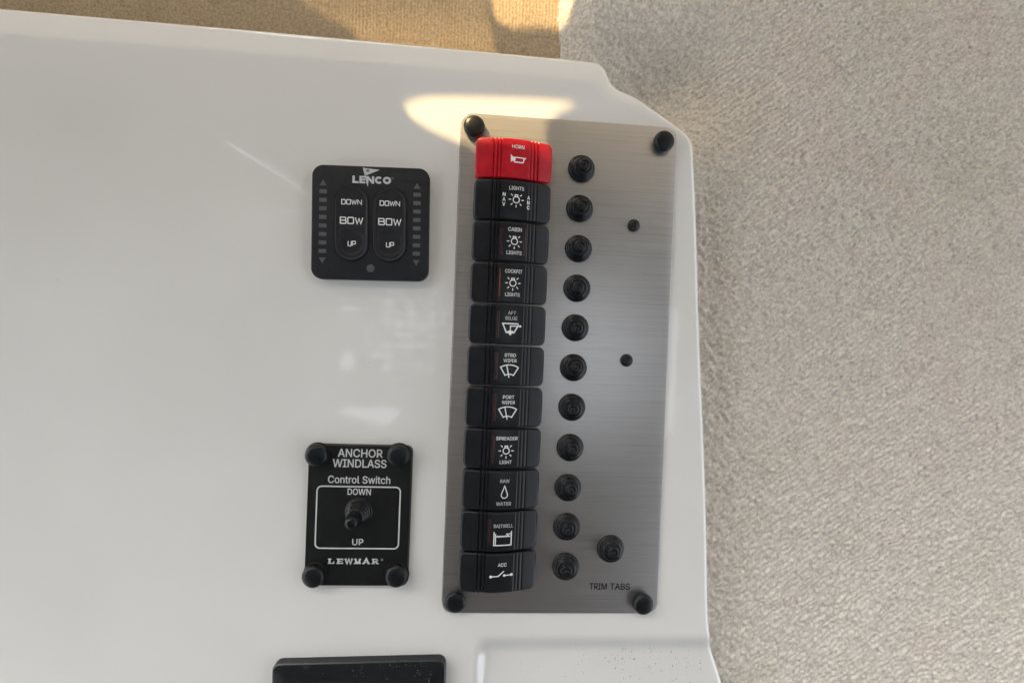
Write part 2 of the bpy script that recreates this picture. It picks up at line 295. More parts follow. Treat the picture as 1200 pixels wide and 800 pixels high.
def b_fab(c0, c1, s):
    def f(nt, b):
        v = coords(nt)
        a = ramp(nt, noise(nt, v, s, 4, .7), [(.28, c0), (.72, c1)])
        big = ramp(nt, noise(nt, v, 22, 3), [(.3, (.93, .92, .90)), (.5, (1, 1, 1)), (.72, (.99, .95, .95))])
        m = nt.nodes.new('ShaderNodeMix'); m.data_type = 'RGBA'; m.blend_type = 'MULTIPLY'; m.inputs[0].default_value = 1
        nt.links.new(a, m.inputs[6]); nt.links.new(big, m.inputs[7]); nt.links.new(m.outputs[2], b.inputs['Base Color'])
        b.inputs['Sheen Weight'].default_value = .25; b.inputs['Sheen Roughness'].default_value = .5
        bump(nt, b, noise(nt, v, 2400, 3, .7), .8, .0004)
    return f
fab_r = mat('knit_fabric', (.5, .48, .45), .95, spec=.1, build=b_fab((.40, .365, .31), (.95, .895, .80), 520))
fab_l = mat('ribbed_fabric', (.5, .4, .28), .95, spec=.1, build=b_fab((.34, .255, .155), (.68, .54, .36), 600))

# ------------------------------------------------------------------ fabric-lined hull side
def vnoise(X, Y, cell, seed):
    r = np.random.default_rng(seed); G = r.random((256, 256))
    x = X/cell; y = Y/cell; xi = np.floor(x).astype(int); yi = np.floor(y).astype(int)
    fx = x-xi; fy = y-yi; fx = fx*fx*(3-2*fx); fy = fy*fy*(3-2*fy)
    g = lambda a, b: G[a % 256, b % 256]
    return (g(xi, yi)*(1-fx)+g(xi+1, yi)*fx)*(1-fy)+(g(xi, yi+1)*(1-fx)+g(xi+1, yi+1)*fx)*fy
def sstep(t): t = np.clip(t, 0, 1); return t*t*(3-2*t)
def grid(name, x0, x1, y0, y1, st, zf, m):
    nx = int((x1-x0)/st)+1; ny = int((y1-y0)/st)+1
    X, Y = np.meshgrid(np.linspace(x0, x1, nx), np.linspace(y0, y1, ny))
    Z = zf(X, Y); co = np.stack([X, Y, Z], -1).reshape(-1, 3)*S
    i = np.arange(nx*ny).reshape(ny, nx)
    q = np.stack([i[:-1, :-1], i[:-1, 1:], i[1:, 1:], i[1:, :-1]], -1).reshape(-1, 4)
    me = bpy.data.meshes.new(name); me.vertices.add(len(co)); me.vertices.foreach_set('co', co.ravel().astype('f4'))
    me.loops.add(q.size); me.loops.foreach_set('vertex_index', q.ravel().astype('i4'))
    me.polygons.add(len(q)); me.polygons.foreach_set('loop_start', np.arange(0, q.size, 4, dtype='i4'))
    me.update(calc_edges=True); me.polygons.foreach_set('use_smooth', np.ones(len(q), bool))
    return link(name, me, m)
def z_right(X, Y):
    z = -17+0*X
    z = z-16*sstep((Y-120)/90)*sstep((170-X)/140)                  # falls away behind the console's back corner
    z += .00022*np.clip(X-100, 0, None)**2
    z -= 21*np.exp(-(((X-62)/30)**2+((Y-178)/20)**2)/2)
    z += 10*np.exp(-(((X-45)/40)**2+((Y-238)/18)**2)/2)
    z += 7*np.exp(-(((X-150)/30)**2+((Y-120)/60)**2)/2)
    z -= 11*sstep((22-X)/30)                                       # rolled edge of the liner
    U = X*.80+Y*.6; W = -X*.6+Y*.80; A = .15+.85*sstep((X+4)/40)
    wob = vnoise(X, Y, 6, 3)*2.2
    z += A*1.9*(vnoise(U, W*.7, 2.3, 1)-.5)+A*.5*(vnoise(X, Y, .8, 2)-.5)
    z += .40*np.sin(2*math.pi*(W+wob)/3.1)*sstep((X-60)/50)+.10*np.sin(2*math.pi*(U+wob)/1.7)
    z += 2.6*(vnoise(X*1.4, Y*.6, 42, 5)-.5)
    return z
def z_left(X, Y):
    z = -44+.10*(Y-200)+0*X
    z += 2.5*(vnoise(X, Y, 45, 7)-.5)
    z += .26*np.sin(2*math.pi*(X+.6*vnoise(X, Y, 9, 8))/2.2)+.26*(vnoise(X, Y, .8, 9)-.5)+.15*(vnoise(X, Y*.4, 1.4, 19)-.5)
    return z
fr = grid('hull_lining', -6, 470, -270, 330, .72, z_right, fab_r); fr['kind'] = 'structure'
fl = grid('rear_lining', -520, 2, 120, 340, .75, z_left, fab_l); fl['kind'] = 'structure'

# ------------------------------------------------------------------ console moulding
def smooth_outline(pts):
    """pts: (x, y, corner radius)"""
    out = []
    n = len(pts)
    for i in range(n):
        p = Vector(pts[i][:2]); a = Vector(pts[i-1][:2]); b = Vector(pts[(i+1) % n][:2]); r = pts[i][2]
        if r <= 0: out.append(p[:]); continue
        d1 = (a-p); d2 = (b-p); t = min(r, d1.length*.48, d2.length*.48)
        A = p+d1.normalized()*t; B = p+d2.normalized()*t
        for k in range(9):
            s = k/8; out.append((A*(1-s)**2+p*2*s*(1-s)+B*s*s)[:])
    return out
OUT = smooth_outline([(-520, 184, 5), (-180, 182.5, 0), (-36, 181, 60), (18.5, 180, 8), (24, 165.8, 9), (37, 162.3, 14), (62, 147.5, 25),
                      (74.5, 139.5, 12), (78.5, 96, 60), (84, 18, 60), (91, -62, 60), (94.3, -110, 30), (97, -158, 22), (109, -189, 30), (135, -270, 5), (-520, -270, 5)])
def offs(P, d):
    n = len(P); R = []
    for i in range(n):
        p = Vector(P[i]); a = Vector(P[i-1]); b = Vector(P[(i+1) % n])
        t1 = (p-a).normalized(); t2 = (b-p).normalized(); t = (t1+t2).normalized()
        nn = Vector((t.y, -t.x))                                   # outline runs clockwise: this is inward or outward by sign
        c = max(.6, nn.dot(Vector((t1.y, -t1.x)))); R.append((p+nn*(d/c))[:])
    return R
def dedupe(P):
    Q = [P[0]]
    for p in P[1:]:
        if (Vector(p)-Vector(Q[-1])).length > .4: Q.append(p)
    return Q
OUT = dedupe(OUT)
def recess(x, y):
    # shallow pocket moulded into the lower right of the console
    cx, cy, r = -30, -175, 12
    dx = max(-(x-(-43+r)), 0); dy = max((y-(-159-r)), 0)
    d = r-math.hypot(dx, dy) if (dx > 0 and dy > 0) else min(x+43, -159-y)
    t = max(0, min(1, (x+45)/11)); t = t*t*(3-2*t); u = max(0, min(1, (-156.5-y)/14)); u = u*u*(3-2*u)
    return -4.8*t*u
def top_z(x, y): return recess(x, y)
prof = [(0, -14), (0, -3.2)] + [(3.2*(1-math.cos(a)), -3.2+3.2*math.sin(a)) for a in [math.pi/2*k/7 for k in range(1, 8)]]
loops = [(offs(OUT, d), z) for d, z in prof]
inner = loops[-1][0]
pts = [Vector(p) for p in inner]; nI = len(pts)
shr = offs(OUT, 5.0)
cand = [(x, y) for x in np.arange(-500, 110, 16.0) for y in np.arange(-140, 180, 16.0)]
cand += [(x+.3*(int(k) % 2), y) for k, x in enumerate(np.arange(-60, 135, 1.6)) for y in np.arange(-268, -146, 1.6) if x < -20 or y > -182 or (int(x) % 6 < 2 and int(y) % 6 < 2)]
cand += [(x, y) for x in np.arange(-500, -62, 12.0) for y in np.arange(-265, -146, 12.0)]
pts += [Vector(c) for c in cand if inside(c, shr)]
vo, ed, fo, ov, oe, of = delaunay_2d_cdt(pts, [(i, (i+1) % nI) for i in range(nI)], [], 1, 1e-6)
V = []; F = []
nL = len(OUT)
LV, LF = loft([(p, z) for p, z in loops], cap1=False)
# the loft's last ring follows the same height function
LV = LV[:-nL]+[(x, y, top_z(x, y)) for x, y, z in LV[-nL:]]
for k in range(len(LV)):                                           # let the whole lip follow the pocket where it meets the edge
    x, y, z = LV[k]
    if z > -3.3 and k < len(LV)-nL: LV[k] = (x, y, z+recess(x, y))
o0 = len(LV)
F = list(LF); V = list(LV)
V += [(v.x, v.y, top_z(v.x, v.y)) for v in vo]
for f in fo:
    a, b, c = [vo[i] for i in f[:3]]
    f = list(f)
    if (b-a).cross(c-a) < 0: f.reverse()
    F.append(tuple(i+o0 for i in f))
me = mesh('console_moulding', V, F, smooth=False)
bm = bmesh.new(); bm.from_mesh(me); bmesh.ops.remove_doubles(bm, verts=bm.verts, dist=2e-6); bmesh.ops.recalc_face_normals(bm, faces=bm.faces)
bm.to_mesh(me); bm.free()
me.polygons.foreach_set('use_smooth', [True]*len(me.polygons)); me.set_sharp_from_angle(angle=math.radians(50))
console = link('console_moulding', me, gel); console['kind'] = 'structure'

# ------------------------------------------------------------------ added unseen sun blocker, its holes cut to shape the sun patches
def beam_to_blocker(x, y, z=0, wy=450):
    t = (wy-y)/sdir.y; return (x+sdir.x*t, z+sdir.z*t)
patch = [(-96, 143.5), (-93.5, 147.5), (-86, 150.6), (-70, 152.2), (-54, 153.0), (-25, 154.4), (4, 154.6), (-7.2, 148.9), (-12, 143.6), (-13.7, 136),
         (-13.4, 128), (-9, 122), (-6.5, 116), (-6.5, 112), (-14, 109.5), (-24, 108.5), (-35, 109.5), (-45, 113), (-50.5, 117.5), (-55.3, 121.5), (-65.8, 127.5), (-80.5, 132.8), (-90.4, 138)]
fabp = [(-49, 262), (-47, 236), (-44, 221), (-34, 217.5), (-15, 220), (6, 219), (16, 230), (30, 243), (44, 262)]
glow1 = [(-175, 262), (-165, 240), (-120, 214), (-60, 204), (-62, 208), (-110, 222), (-150, 250), (-160, 262)]
holes = [[beam_to_blocker(x, y) for x, y in patch], [beam_to_blocker(x, y, -42) for x, y in fabp]]
slit_zone = [(-230, 275), (-200, 240), (-150, 212), (-120, 200), (-46, 198), (-44, 203), (-47, 216), (-51, 236), (-54, 250), (-55, 275)]
yy = 199.0
while yy < 266:                                                    # narrow slits added to the blocker for a weak sun glow on the lining
    xs_ = [x for x in np.arange(-236, -42, 1.0) if inside((x, yy), slit_zone)]
    if len(xs_) > 6:
        w_ = 1.45+.5*math.sin(yy*.13)
        holes.append([beam_to_blocker(x, y, -42) for x, y in ((xs_[0]+14*random.random(), yy), (xs_[-1], yy), (xs_[-1], yy+w_), (xs_[0]+2*random.random(), yy+w_))])
    yy += 4.2
outer = [(-1300, -150), (900, -150), (900, 500), (-1300, 500)]
allp = []; edges = []
for L in [outer]+holes:
    o = len(allp); allp += [Vector(p) for p in L]; edges += [(o+i, o+(i+1) % len(L)) for i in range(len(L))]
vo, ed, fo, *_ = delaunay_2d_cdt(allp, edges, [], 0, 1e-6)
V = [(v.x, 450, v.y) for v in vo]; F = []
for f in fo:
    c = sum((vo[i] for i in f), Vector((0, 0)))/len(f)
    if any(inside(c, h) for h in holes): continue
    F.append(tuple(f))
me = mesh('sun_blocker', V, F, smooth=False)
bm = bmesh.new(); bm.from_mesh(me)
r = bmesh.ops.extrude_face_region(bm, geom=bm.faces[:]); bmesh.ops.translate(bm, verts=[g for g in r['geom'] if isinstance(g, bmesh.types.BMVert)], vec=(0, .0003, 0))
bmesh.ops.recalc_face_normals(bm, faces=bm.faces); bm.to_mesh(me); bm.free()
def translucent_sheet(name, c, tr):
    m = bpy.data.materials.new(name); m.use_nodes = True; nt = m.node_tree; b = nt.nodes['Principled BSDF']
    b.inputs['Base Color'].default_value = (*c, 1); b.inputs['Roughness'].default_value = .85
    t = nt.nodes.new('ShaderNodeBsdfTranslucent'); t.inputs[0].default_value = (*c, 1)
    mx = nt.nodes.new('ShaderNodeMixShader'); mx.inputs[0].default_value = tr
    nt.links.new(b.outputs[0], mx.inputs[1]); nt.links.new(t.outputs[0], mx.inputs[2]); nt.links.new(mx.outputs[0], nt.nodes['Material Output'].inputs[0])
    return m
cs = link('sun_blocker', me, translucent_sheet('sun_blocker_sheet', (.74, .71, .66), .42)); cs['kind'] = 'structure'  # translucent, so the added blocker also throws warm light on the console

# added unseen blockers: overhead board holed for reflections, dark rear board dimming the console
def board(name, outer, holes, to3, thick, m):
    allp = []; edges = []
    for L in [outer]+holes:
        o = len(allp); allp += [Vector(p) for p in L]; edges += [(o+i, o+(i+1) % len(L)) for i in range(len(L))]
    vo, ed, fo, *_ = delaunay_2d_cdt(allp, edges, [], 0, 1e-6)
    F = [tuple(f) for f in fo if not any(inside(sum((vo[i] for i in f), Vector((0, 0)))/len(f), h) for h in holes)]
    me = mesh(name, [to3(v.x, v.y) for v in vo], F, smooth=False)
    bm = bmesh.new(); bm.from_mesh(me)
    r = bmesh.ops.extrude_face_region(bm, geom=bm.faces[:]); bmesh.ops.translate(bm, verts=[g for g in r['geom'] if isinstance(g, bmesh.types.BMVert)], vec=Vector(thick)*S)
    bmesh.ops.recalc_face_normals(bm, faces=bm.faces); bm.to_mesh(me); bm.free()
    ob = link(name, me, m); ob['kind'] = 'structure'; return ob
plate_light_hole = [(p[0], p[1]) for p in rrect(400, 420, 60, 8, 235, -10)]  # hole placed to brighten the middle of the steel plate by reflection
mottle_holes = []  # irregular holes added for a mottled sky reflection in the gelcoat
for gx in range(9):
    for gy in range(8):
        if random.random() < .42 or math.hypot((gx-4)/4.6, (gy-3.5)/4.2) > 1: continue
        cx, cy = -300+gx*25+random.uniform(-2, 2), -60+gy*25+random.uniform(-2, 2); rr = random.uniform(5, 11)
        mottle_holes.append([(cx+rr*random.uniform(.75, 1.05)*math.cos(2*math.pi*k/7), cy+rr*random.uniform(.75, 1.05)*math.sin(2*math.pi*k/7)) for k in range(7)])
def seam(P, w):                                                    # thin curved slit added for a bright arc reflected in the gelcoat
    V_, _ = ribbon(P, w, False, 60); return [v for v in V_[0::2]]+[v for v in V_[1::2]][::-1]
arc_slits = [seam([(-620, 430), (-560, 395), (-480, 350), (-430, 315)], 4), seam([(-620, 225), (-560, 252), (-480, 285), (-450, 290)], 3.5),
         seam([(-680, -360), (-560, -290), (-470, -215), (-400, -120), (-382, -60)], 4)]
slot = [(-360, -165), (-325, -150), (-290, -158), (-262, -150), (-215, -158), (-232, -185), (-262, -200), (-280, -182), (-320, -178)]
tiny = [[(p[0], p[1]) for p in rrect(26, 40, 8, 4, -338, -50)], [(p[0], p[1]) for p in rrect(30, 12, 4, 4, -340, 70)]]
white_board = mat('overhead_blocker_grey', (.42, .42, .41), .4)
board('overhead_blocker', [(-1150, -900), (760, -900), (760, 700), (-1150, 700)], [plate_light_hole, slot]+tiny+mottle_holes+arc_slits, lambda x, y: (x, y, 900), (0, 0, 4), white_board)  # unseen board, added to shape what gelcoat and steel reflect
board('rear_blocker', [(-700, -300), (900, -300), (900, 900), (-700, 900)], [], lambda x, z: (x, -900, z), (0, -20, 0), mat('rear_blocker_dark', (.17, .165, .18), .7))  # unseen dark board, added to darken the lower console and plate

# ------------------------------------------------------------------ switch panel
PW, PH, PT = 127.0, 287.4, 1.2
panel = thing('switch_panel', 'brushed steel panel with a red and ten black rocker switches down its left side', 'switch panel', (0, 0, 0))
me = rprism('faceplate', PW, PH, 6.5, 0.0, PT, .18, n=8)
link('faceplate', me, steel, panel)
contact_shade_m = mat('contact_shade_dark', (.02, .02, .02), .7)
link('gasket', rprism('gasket', PW+.5, PH+.5, 6.7, 0, .3, .1), contact_shade_m, panel)  # dark rim added as the contact shade line under the plate

# rocker: profile along x, z above the plate
PX = [-22, -18, -14, -10, -6, -2, 2, 8, 13, 18, 22]
PZ = [8.0, 8.9, 9.7, 10.3, 10.6, 10.6, 10.2, 8.9, 7.4, 5.6, 4.0]
from bisect import bisect
def spline(x):
    n = len(PX); x = max(PX[0], min(PX[-1], x)); i = min(max(bisect(PX, x)-1, 0), n-2)
    h = PX[i+1]-PX[i]; t = (x-PX[i])/h
    m = lambda k: (PZ[min(k+1, n-1)]-PZ[max(k-1, 0)])/(PX[min(k+1, n-1)]-PX[max(k-1, 0)])
    a, b = PZ[i], PZ[i+1]
    return (2*t**3-3*t*t+1)*a+(t**3-2*t*t+t)*h*m(i)+(-2*t**3+3*t*t)*b+(t**3-t*t)*h*m(i+1)
GR = [(-11.6, .45, .8), (-9.4, .45, .8), (-7.6, .4, .65), (9.2, .4, .6), (11.2, .45, .8), (13.3, .45, .8)]
def face_z(x, y=0):
    z = spline(x)
    for c, w, d in GR: z -= d*math.exp(-((x-c)/w)**4)
    return z
HX, HY, RC = 22.0, 11.05, 3.2
def rocker_mesh(name, GR):
    face_z = lambda x: spline(x)-sum(d*math.exp(-((x-c)/w)**4) for c, w, d in GR)
    xs = [-HX, -HX+.06, -HX+.25, -HX+.6, -HX+1.0, -HX+1.6, -HX+2.3, -HX+3.2]
    x = -HX+4.2
    while x < HX-4: xs.append(x); x += 1.5
    for c, w, d in GR: xs += [c+k*.2 for k in range(-4, 5)]
    xs += [HX-3.2, HX-2.3, HX-1.6, HX-1.0, HX-.6, HX-.25, HX-.06, HX]
    xs = sorted(set(round(v, 3) for v in xs))
    rb = 1.1
    loops = []
    for x in xs:
        d = min(x+HX, HX-x)
        hy = HY-(RC-math.sqrt(max(0, RC*RC-(RC-d)**2))) if d < RC else HY
        drop = (rb-math.sqrt(max(0, rb*rb-(rb-d)**2))) if d < rb else 0
        zt = face_z(x)-drop
        g = spline(x)-face_z(x)
        pts = [(x, -hy+.35, .3), (x, -hy, zt-rb)]
        for k in range(1, 6):
            a = math.pi/2*k/5; pts.append((x, -hy+g*.25+rb*(1-math.cos(a)), zt-rb+rb*math.sin(a)))
        for k in range(1, 4): pts.append((x, (-hy+rb)*(1-k/2), zt+.12*(1 if k == 2 else .75)))
        for k in range(5, 0, -1):
            a = math.pi/2*k/5; pts.append((x, hy-g*.25-rb*(1-math.cos(a)), zt-rb+rb*math.sin(a)))
        pts += [(x, hy, zt-rb), (x, hy-.35, .3)]
        loops.append(pts)
    n = len(loops[0]); V = [p for L in loops for p in L]; F = []
    for k in range(len(loops)-1):
        for i in range(n-1): F.append((k*n+i, (k+1)*n+i, (k+1)*n+i+1, k*n+i+1))
    F.append(tuple(range(n))); F.append(tuple(range((len(loops)-1)*n+n-1, (len(loops)-1)*n-1, -1)))
    me = mesh(name, V, F, ang=38)
    bm = bmesh.new(); bm.from_mesh(me); bmesh.ops.recalc_face_normals(bm, faces=bm.faces); bm.to_mesh(me); bm.free()
    return me
rk_b = rocker_mesh('rocker_switch', GR[:3]+[(c, w, .28) for c, w, d in GR[3:]]); rk_b.materials.append(black_pl)
rk_r = rocker_mesh('rocker_switch_red', GR); rk_r.materials.append(red_pl)
bezel_me = rprism('bezel', 42.5, 21.2, 2.2, 0, 1.6, .3); bezel_me.materials.append(bezel_m)

def bulb(F, x, y, s=1.0, w=.55):
    R = 1.75*s
    F.line([(x+R*math.cos(a), y-.2+R*math.sin(a)) for a in [2*math.pi*k/22 for k in range(22)]], w, True)
    F.line([(x-.75*s, y+1.3*s), (x-.75*s, y+2.5*s), (x+.75*s, y+2.5*s), (x+.75*s, y+1.3*s)], w)
    for a in (0, 45, 135, 180, 225, 270, 315):
        c, q = math.cos(math.radians(a)), math.sin(math.radians(a))
        F.line([(x+2.9*s*c, y-.2+2.9*s*q), (x+4.3*s*c, y-.2+4.3*s*q)], w*.95)
def wiper(F, x, y):
    top = [(x+r_*math.sin(a), y-6.6+r_*math.cos(a)) for r_ in (9.8,) for a in [math.radians(-31+62*k/10) for k in range(11)]]
    bot = [(x+r_*math.sin(a), y-6.6+r_*math.cos(a)) for r_ in (4.6,) for a in [math.radians(31-62*k/6) for k in range(7)]]
    F.line(top+bot, .62, True)
    F.line([(x-1.6, y+2.9), (x-.1, y-3.9)], .62)
def bilge(F, x, y):
    F.line([(x-5, y+3), (x+4.3, y+3)], .7)
    F.line([(x-4.6, y+2.9), (x-2.4, y-2.0), (x+1.9, y-2.0), (x+4.4, y+2.4)], .75)
    F.line([(x-.2, y-2.4), (x-.2, y+1.7), (x+5.4, y+1.7)], .6)
    F.disc(x+5.4, y+1.7, .65); F.disc(x-.2, y-2.7, .75)
    F.line([(x-1.6, y-1.4), (x+1.4, y-1.4)], .9)
def horn(F, x, y):
    F.line([(x-2.3, y+.85), (x+3.0, y+.85), (x+3.9, y+.6)], .6)
    F.line([(x-2.4, y-.9), (x-1.7, y-1.75), (x+2.8, y-1.75), (x+3.3, y-.9), (x+3.5, y+.7)], .7)
    F.poly([(x-4.1, y+2.5), (x-3.9, y-1.9), (x-2.4, y-.8), (x-1.4, y-.9), (x-1.4, y+1.0), (x-2.6, y+1.05)])
    F.line([(x+3.0, y+.8), (x+4.6, y+.8)], .7)
def drop(F, x, y):
    P = [(x, y+3.7)]+[(x+1.75*math.cos(a), y-1.4+1.75*math.sin(a)) for a in [math.radians(25-230*k/12) for k in range(13)]]
    F.line(P, .5, True)
def tank(F, x, y):
    F.line([(x-4.9, y+3.9), (x-4.9, y-3.6), (x+4.9, y-3.6), (x+4.9, y+4.2)], .6)
    F.line([(x-4.0, y+2.9), (x-4.0, y-3.1)], .5)
    w = [(x-3.6+.72*k, y+1.25+(.45 if k % 2 else -.25)) for k in range(10)]+[(x+3.4, y+1.1), (x+4.4, y+1.7)]
    F.line(w, .5); F.line([(x+2.0, y+2.3), (x+4.6, y+2.9)], .5); F.line([(x+2.4, y+3.1), (x+2.2, y+2.2), (x+3.2, y+1.8)], .4)
def acc(F, x, y):
    F.disc(x-6.0, y-1.2, .8); F.disc(x+1.6, y-.7, .75); F.disc(x+5.6, y-.5, .8)
    F.line([(x-6, y-1.2), (x-1.9, y-1.0), (x+1.3, y+1.8)], .55); F.line([(x+1.6, y-.7), (x+5.6, y-.5)], .55)

ROCK = [  # text lines (text, x, y, height, width), icon, label, lenses
    ([('HORN', 0, 6.2, 2.2, 7.4)], [(horn, 0, -.6)], 'red rocker switch marked HORN', 0),
    ([('LIGHTS', 0, 6.4, 2.1, 8.9)], [(bulb, 0, .2)], 'black rocker switch marked LIGHTS with NAV and ANC', 0),
    ([('CABIN', 0, 6.7, 2.2, 8.2), ('LIGHTS', 0, -6.3, 2.1, 9.2)], [(bulb, -.1, .2)], 'black rocker switch marked CABIN LIGHTS', 2),
    ([('COCKPIT', .2, 6.6, 2.1, 10.4), ('LIGHTS', 0, -6.4, 2.1, 8.8)], [(bulb, 0, .2)], 'black rocker switch marked COCKPIT LIGHTS with a bright red lens', 1),
    ([('AFT', .2, 6.6, 2.0, 4.8), ('BILGE', 0, 3.6, 2.0, 7.2)], [(bilge, -.2, -2.4)], 'black rocker switch marked AFT BILGE', 1),
    ([('STBD', .2, 6.2, 2.0, 6.8), ('WIPER', .2, 3.2, 2.0, 8.0)], [(wiper, 0, -2.4)], 'black rocker switch marked STBD WIPER', 1),
    ([('PORT', .2, 6.0, 2.0, 6.9), ('WIPER', .2, 3.0, 2.0, 7.9)], [(wiper, -.1, -2.6)], 'black rocker switch marked PORT WIPER', 1),
    ([('SPREADER', .2, 6.1, 2.0, 13.0), ('LIGHT', 0, -7.1, 2.0, 7.2)], [(bulb, 0, -.6)], 'black rocker switch marked SPREADER LIGHT', 1),
    ([('RAW', 0, 5.5, 2.0, 5.6), ('WATER', -.2, -7.2, 2.0, 9.0)], [(drop, 0, -.9)], 'black rocker switch marked RAW WATER', 0),
    ([('BAITWELL', .2, 3.6, 2.0, 11.6)], [(tank, 0, -3.6)], 'black rocker switch marked BAITWELL', 1),
    ([('ACC', .4, 5.0, 2.0, 5.2)], [(acc, .2, -.3)], 'lowest black rocker switch, marked ACC', 0)]
pitch = 23.22
for i, (txt, icons, lab, nl) in enumerate(ROCK):
    y = 116.1-pitch*i; ox = 1.8
    r_ = link('rocker_switch', rk_r if i == 0 else rk_b, None, panel, (-32.6, y-.1, PT)); r_['label'] = lab
    link('bezel', bezel_me, None, r_, (0, 0, 0))
    ink = white_ink
    F1 = Flat()
    for t, x, yy, h, w in txt: F1.text(t, ox+x, yy, h*.93, w*.93, .025)
    if i == 1:
        for k in range(3):
            F1.text('NAV'[k], ox-6.9, 2.6-2.75*k, 1.9, 1.4, .09); F1.text('ANC'[k], ox+7.0, 1.9-2.75*k, 1.9, 1.4, .09)
    F1.build('lettering', ink if i not in (4, 8, 9) else dim_ink, r_, lambda x, y: spline(x), .16)
    F2 = Flat()
    for f, x, yy in icons: f(F2, ox+x, yy)
    F2.build('symbol', ink, r_, lambda x, y: spline(x), .16)
    for k in range(nl):
        cx = -5.6 if k == 0 else 7.4
        w = .7 if i == 3 else 1.5
        Vv = []; nn = 4
        me = rprism('indicator_lens', w, 15.5, min(w/2-.02, .5), 0, .3, .1, n=3)
        for v in me.vertices: v.co.z += (spline(cx+v.co.x/S)-.02)*S
        for v in me.vertices: v.co.x += cx*S
        link('indicator_lens', me, lens_b if i == 3 else lens_m, r_)

# breaker boots: collar nut, rubber dome with rings
bp = [(7.6, 0), (7.75, .4), (7.75, 1.2), (7.4, 1.75), (6.7, 2.05), (6.0, 2.3), (5.75, 2.6), (5.65, 3.4), (5.4, 4.4), (5.0, 4.95), (4.4, 5.15), (3.8, 5.05), (3.5, 5.3),
      (3.4, 6.2), (3.25, 7.3), (2.9, 7.9), (2.3, 8.15), (1.8, 8.05), (1.5, 7.75), (1.15, 7.7), (.9, 8.0), (.5, 8.25), (.05, 8.3)]
boot_me = lathe('breaker_boot', bp, 56, ang=60); boot_me.materials.append(rubber)
collar_me = lathe('collar', [(8.0, 0), (8.05, .35), (7.8, .6), (7.3, .62)], 40); collar_me.materials.append(bezel_m)
b0 = None
for k, (x, y) in enumerate([(7.2, 116.0-pitch*i) for i in range(11)]+[(33.8, -105.6)]):
    o = link('breaker_boot', boot_me, None, panel, (x+random.uniform(-.2, .2), y+random.uniform(-.2, .2), PT))
    o.rotation_euler = (math.radians(random.uniform(-5, 5)), math.radians(random.uniform(-5, 5)), random.uniform(0, 6))
    if k == 11: o['label'] = 'single black boot standing apart above the words TRIM TABS'
    c = link('collar', collar_me, None, o)

# snap caps
cp = [(5.3, 0), (5.6, .6), (6.0, 1.6), (6.05, 2.4), (5.9, 3.3), (5.4, 4.0), (4.6, 4.45), (3.2, 4.8), (1.6, 4.95), (.05, 5.0)]
cap_me = lathe('screw_cap', cp, 44, ang=70); cap_me.materials.append(capm)
for x, y in ((-55.9, 135.2), (55.0, 134.3), (54.0, -137.0), (-55.9, -136.0)):
    o = link('screw_cap', cap_me, None, panel, (x, y, PT))
    o.rotation_euler = (math.radians(random.uniform(-3, 3)), math.radians(random.uniform(-3, 3)), random.uniform(0, 6))

# screws with a cross recess
sc = lathe('screw', [(3.7, 0), (3.75, .5), (3.5, 1.1), (2.9, 1.5), (2.3, 1.6), (1.9, 1.3), (1.6, .9), (.05, .7)], 32, ang=30); sc.materials.append(screw_m)
for k, (x, y) in enumerate(((39.6, 84.6), (38.7, 5.4))):
    o = link('screw', sc, None, panel, (x, y, PT)); o['label'] = ('upper' if k == 0 else 'lower')+' black screw right of the boots'
    F1 = Flat(); a = .5+k
    for q in (0, math.pi/2): F1.line([(-1.25*math.cos(a+q), -1.25*math.sin(a+q)), (1.25*math.cos(a+q), 1.25*math.sin(a+q))], .5)
    F1.build('cross_slot', black_ink, o, lambda x, y: 1.0, .05)
for t, x, w in (('TRIM', 27.3, 10.2), ('TABS', 40.4, 11.8)): Flat().text(t, x, -127.9, 3.6, w, .06).build('lettering', black_ink, panel, lambda x, y: PT, .03)

# ------------------------------------------------------------------ trim tab keypad
pad = thing('trim_tab_keypad', 'square black keypad with two BOW rocker pads, left of the steel panel', 'keypad', (-111.3, 76.6, 0), math.radians(1.5))
link('backing', rprism('backing', 64.4, 63.2, 6.2, 0, 2.6, .3), grey_pl, pad)
link('faceplate', rprism('faceplate', 64.8, 63.4, 6.2, 2.6, 5.2, .7), pad_m, pad)
ZP = 5.2
def pill_mesh():
    W, H = 17.9, 41.2; L = []
    r = W/2
    for d, z in ((-.5, .0), (-.2, .0), (.0, .55), (.25, .75), (.6, .78), (.95, .55), (1.3, .45)):
        L.append((rrect(W-2*d, H-2*d, r-d-.02, 14), z))
    V, F = loft(L)
    F.pop()
    inner = L[-1][0]; base = len(V)-len(inner)
    # fill with a fine mesh so the thumb dish can be shaped
    P = [Vector(p) for p in inner]; n0 = len(P)
    P += [Vector((x, y)) for x in np.arange(-8, 8.1, .7) for y in np.arange(-20, 20.1, .7) if inside((x, y), rrect(W-3.6, H-3.6, r-1.85, 14))]
    vo, ed, fo, *_ = delaunay_2d_cdt(P, [(i, (i+1) % n0) for i in range(n0)], [], 1, 1e-6)
    o = len(V)
    for v in vo:
        d = math.hypot(v.x, (v.y+10.5)); e = max(0, min(1, (7.6-d)/2.2)); e = e*e*(3-2*e)
        V.append((v.x, v.y, .45-.36*e*(1 if v.y > -11 else 1)+.25*math.exp(-((d-8)/1.0)**2)*(1 if v.y > -10 else .3)*(1 if abs(v.x) < 7 else .3)))
    F += [tuple(i+o for i in f) for f in fo]
    me = mesh('rocker_pad', V, F, ang=60)
    bm = bmesh.new(); bm.from_mesh(me); bmesh.ops.remove_doubles(bm, verts=bm.verts, dist=2e-6); bmesh.ops.recalc_face_normals(bm, faces=bm.faces); bm.to_mesh(me); bm.free()
    return me
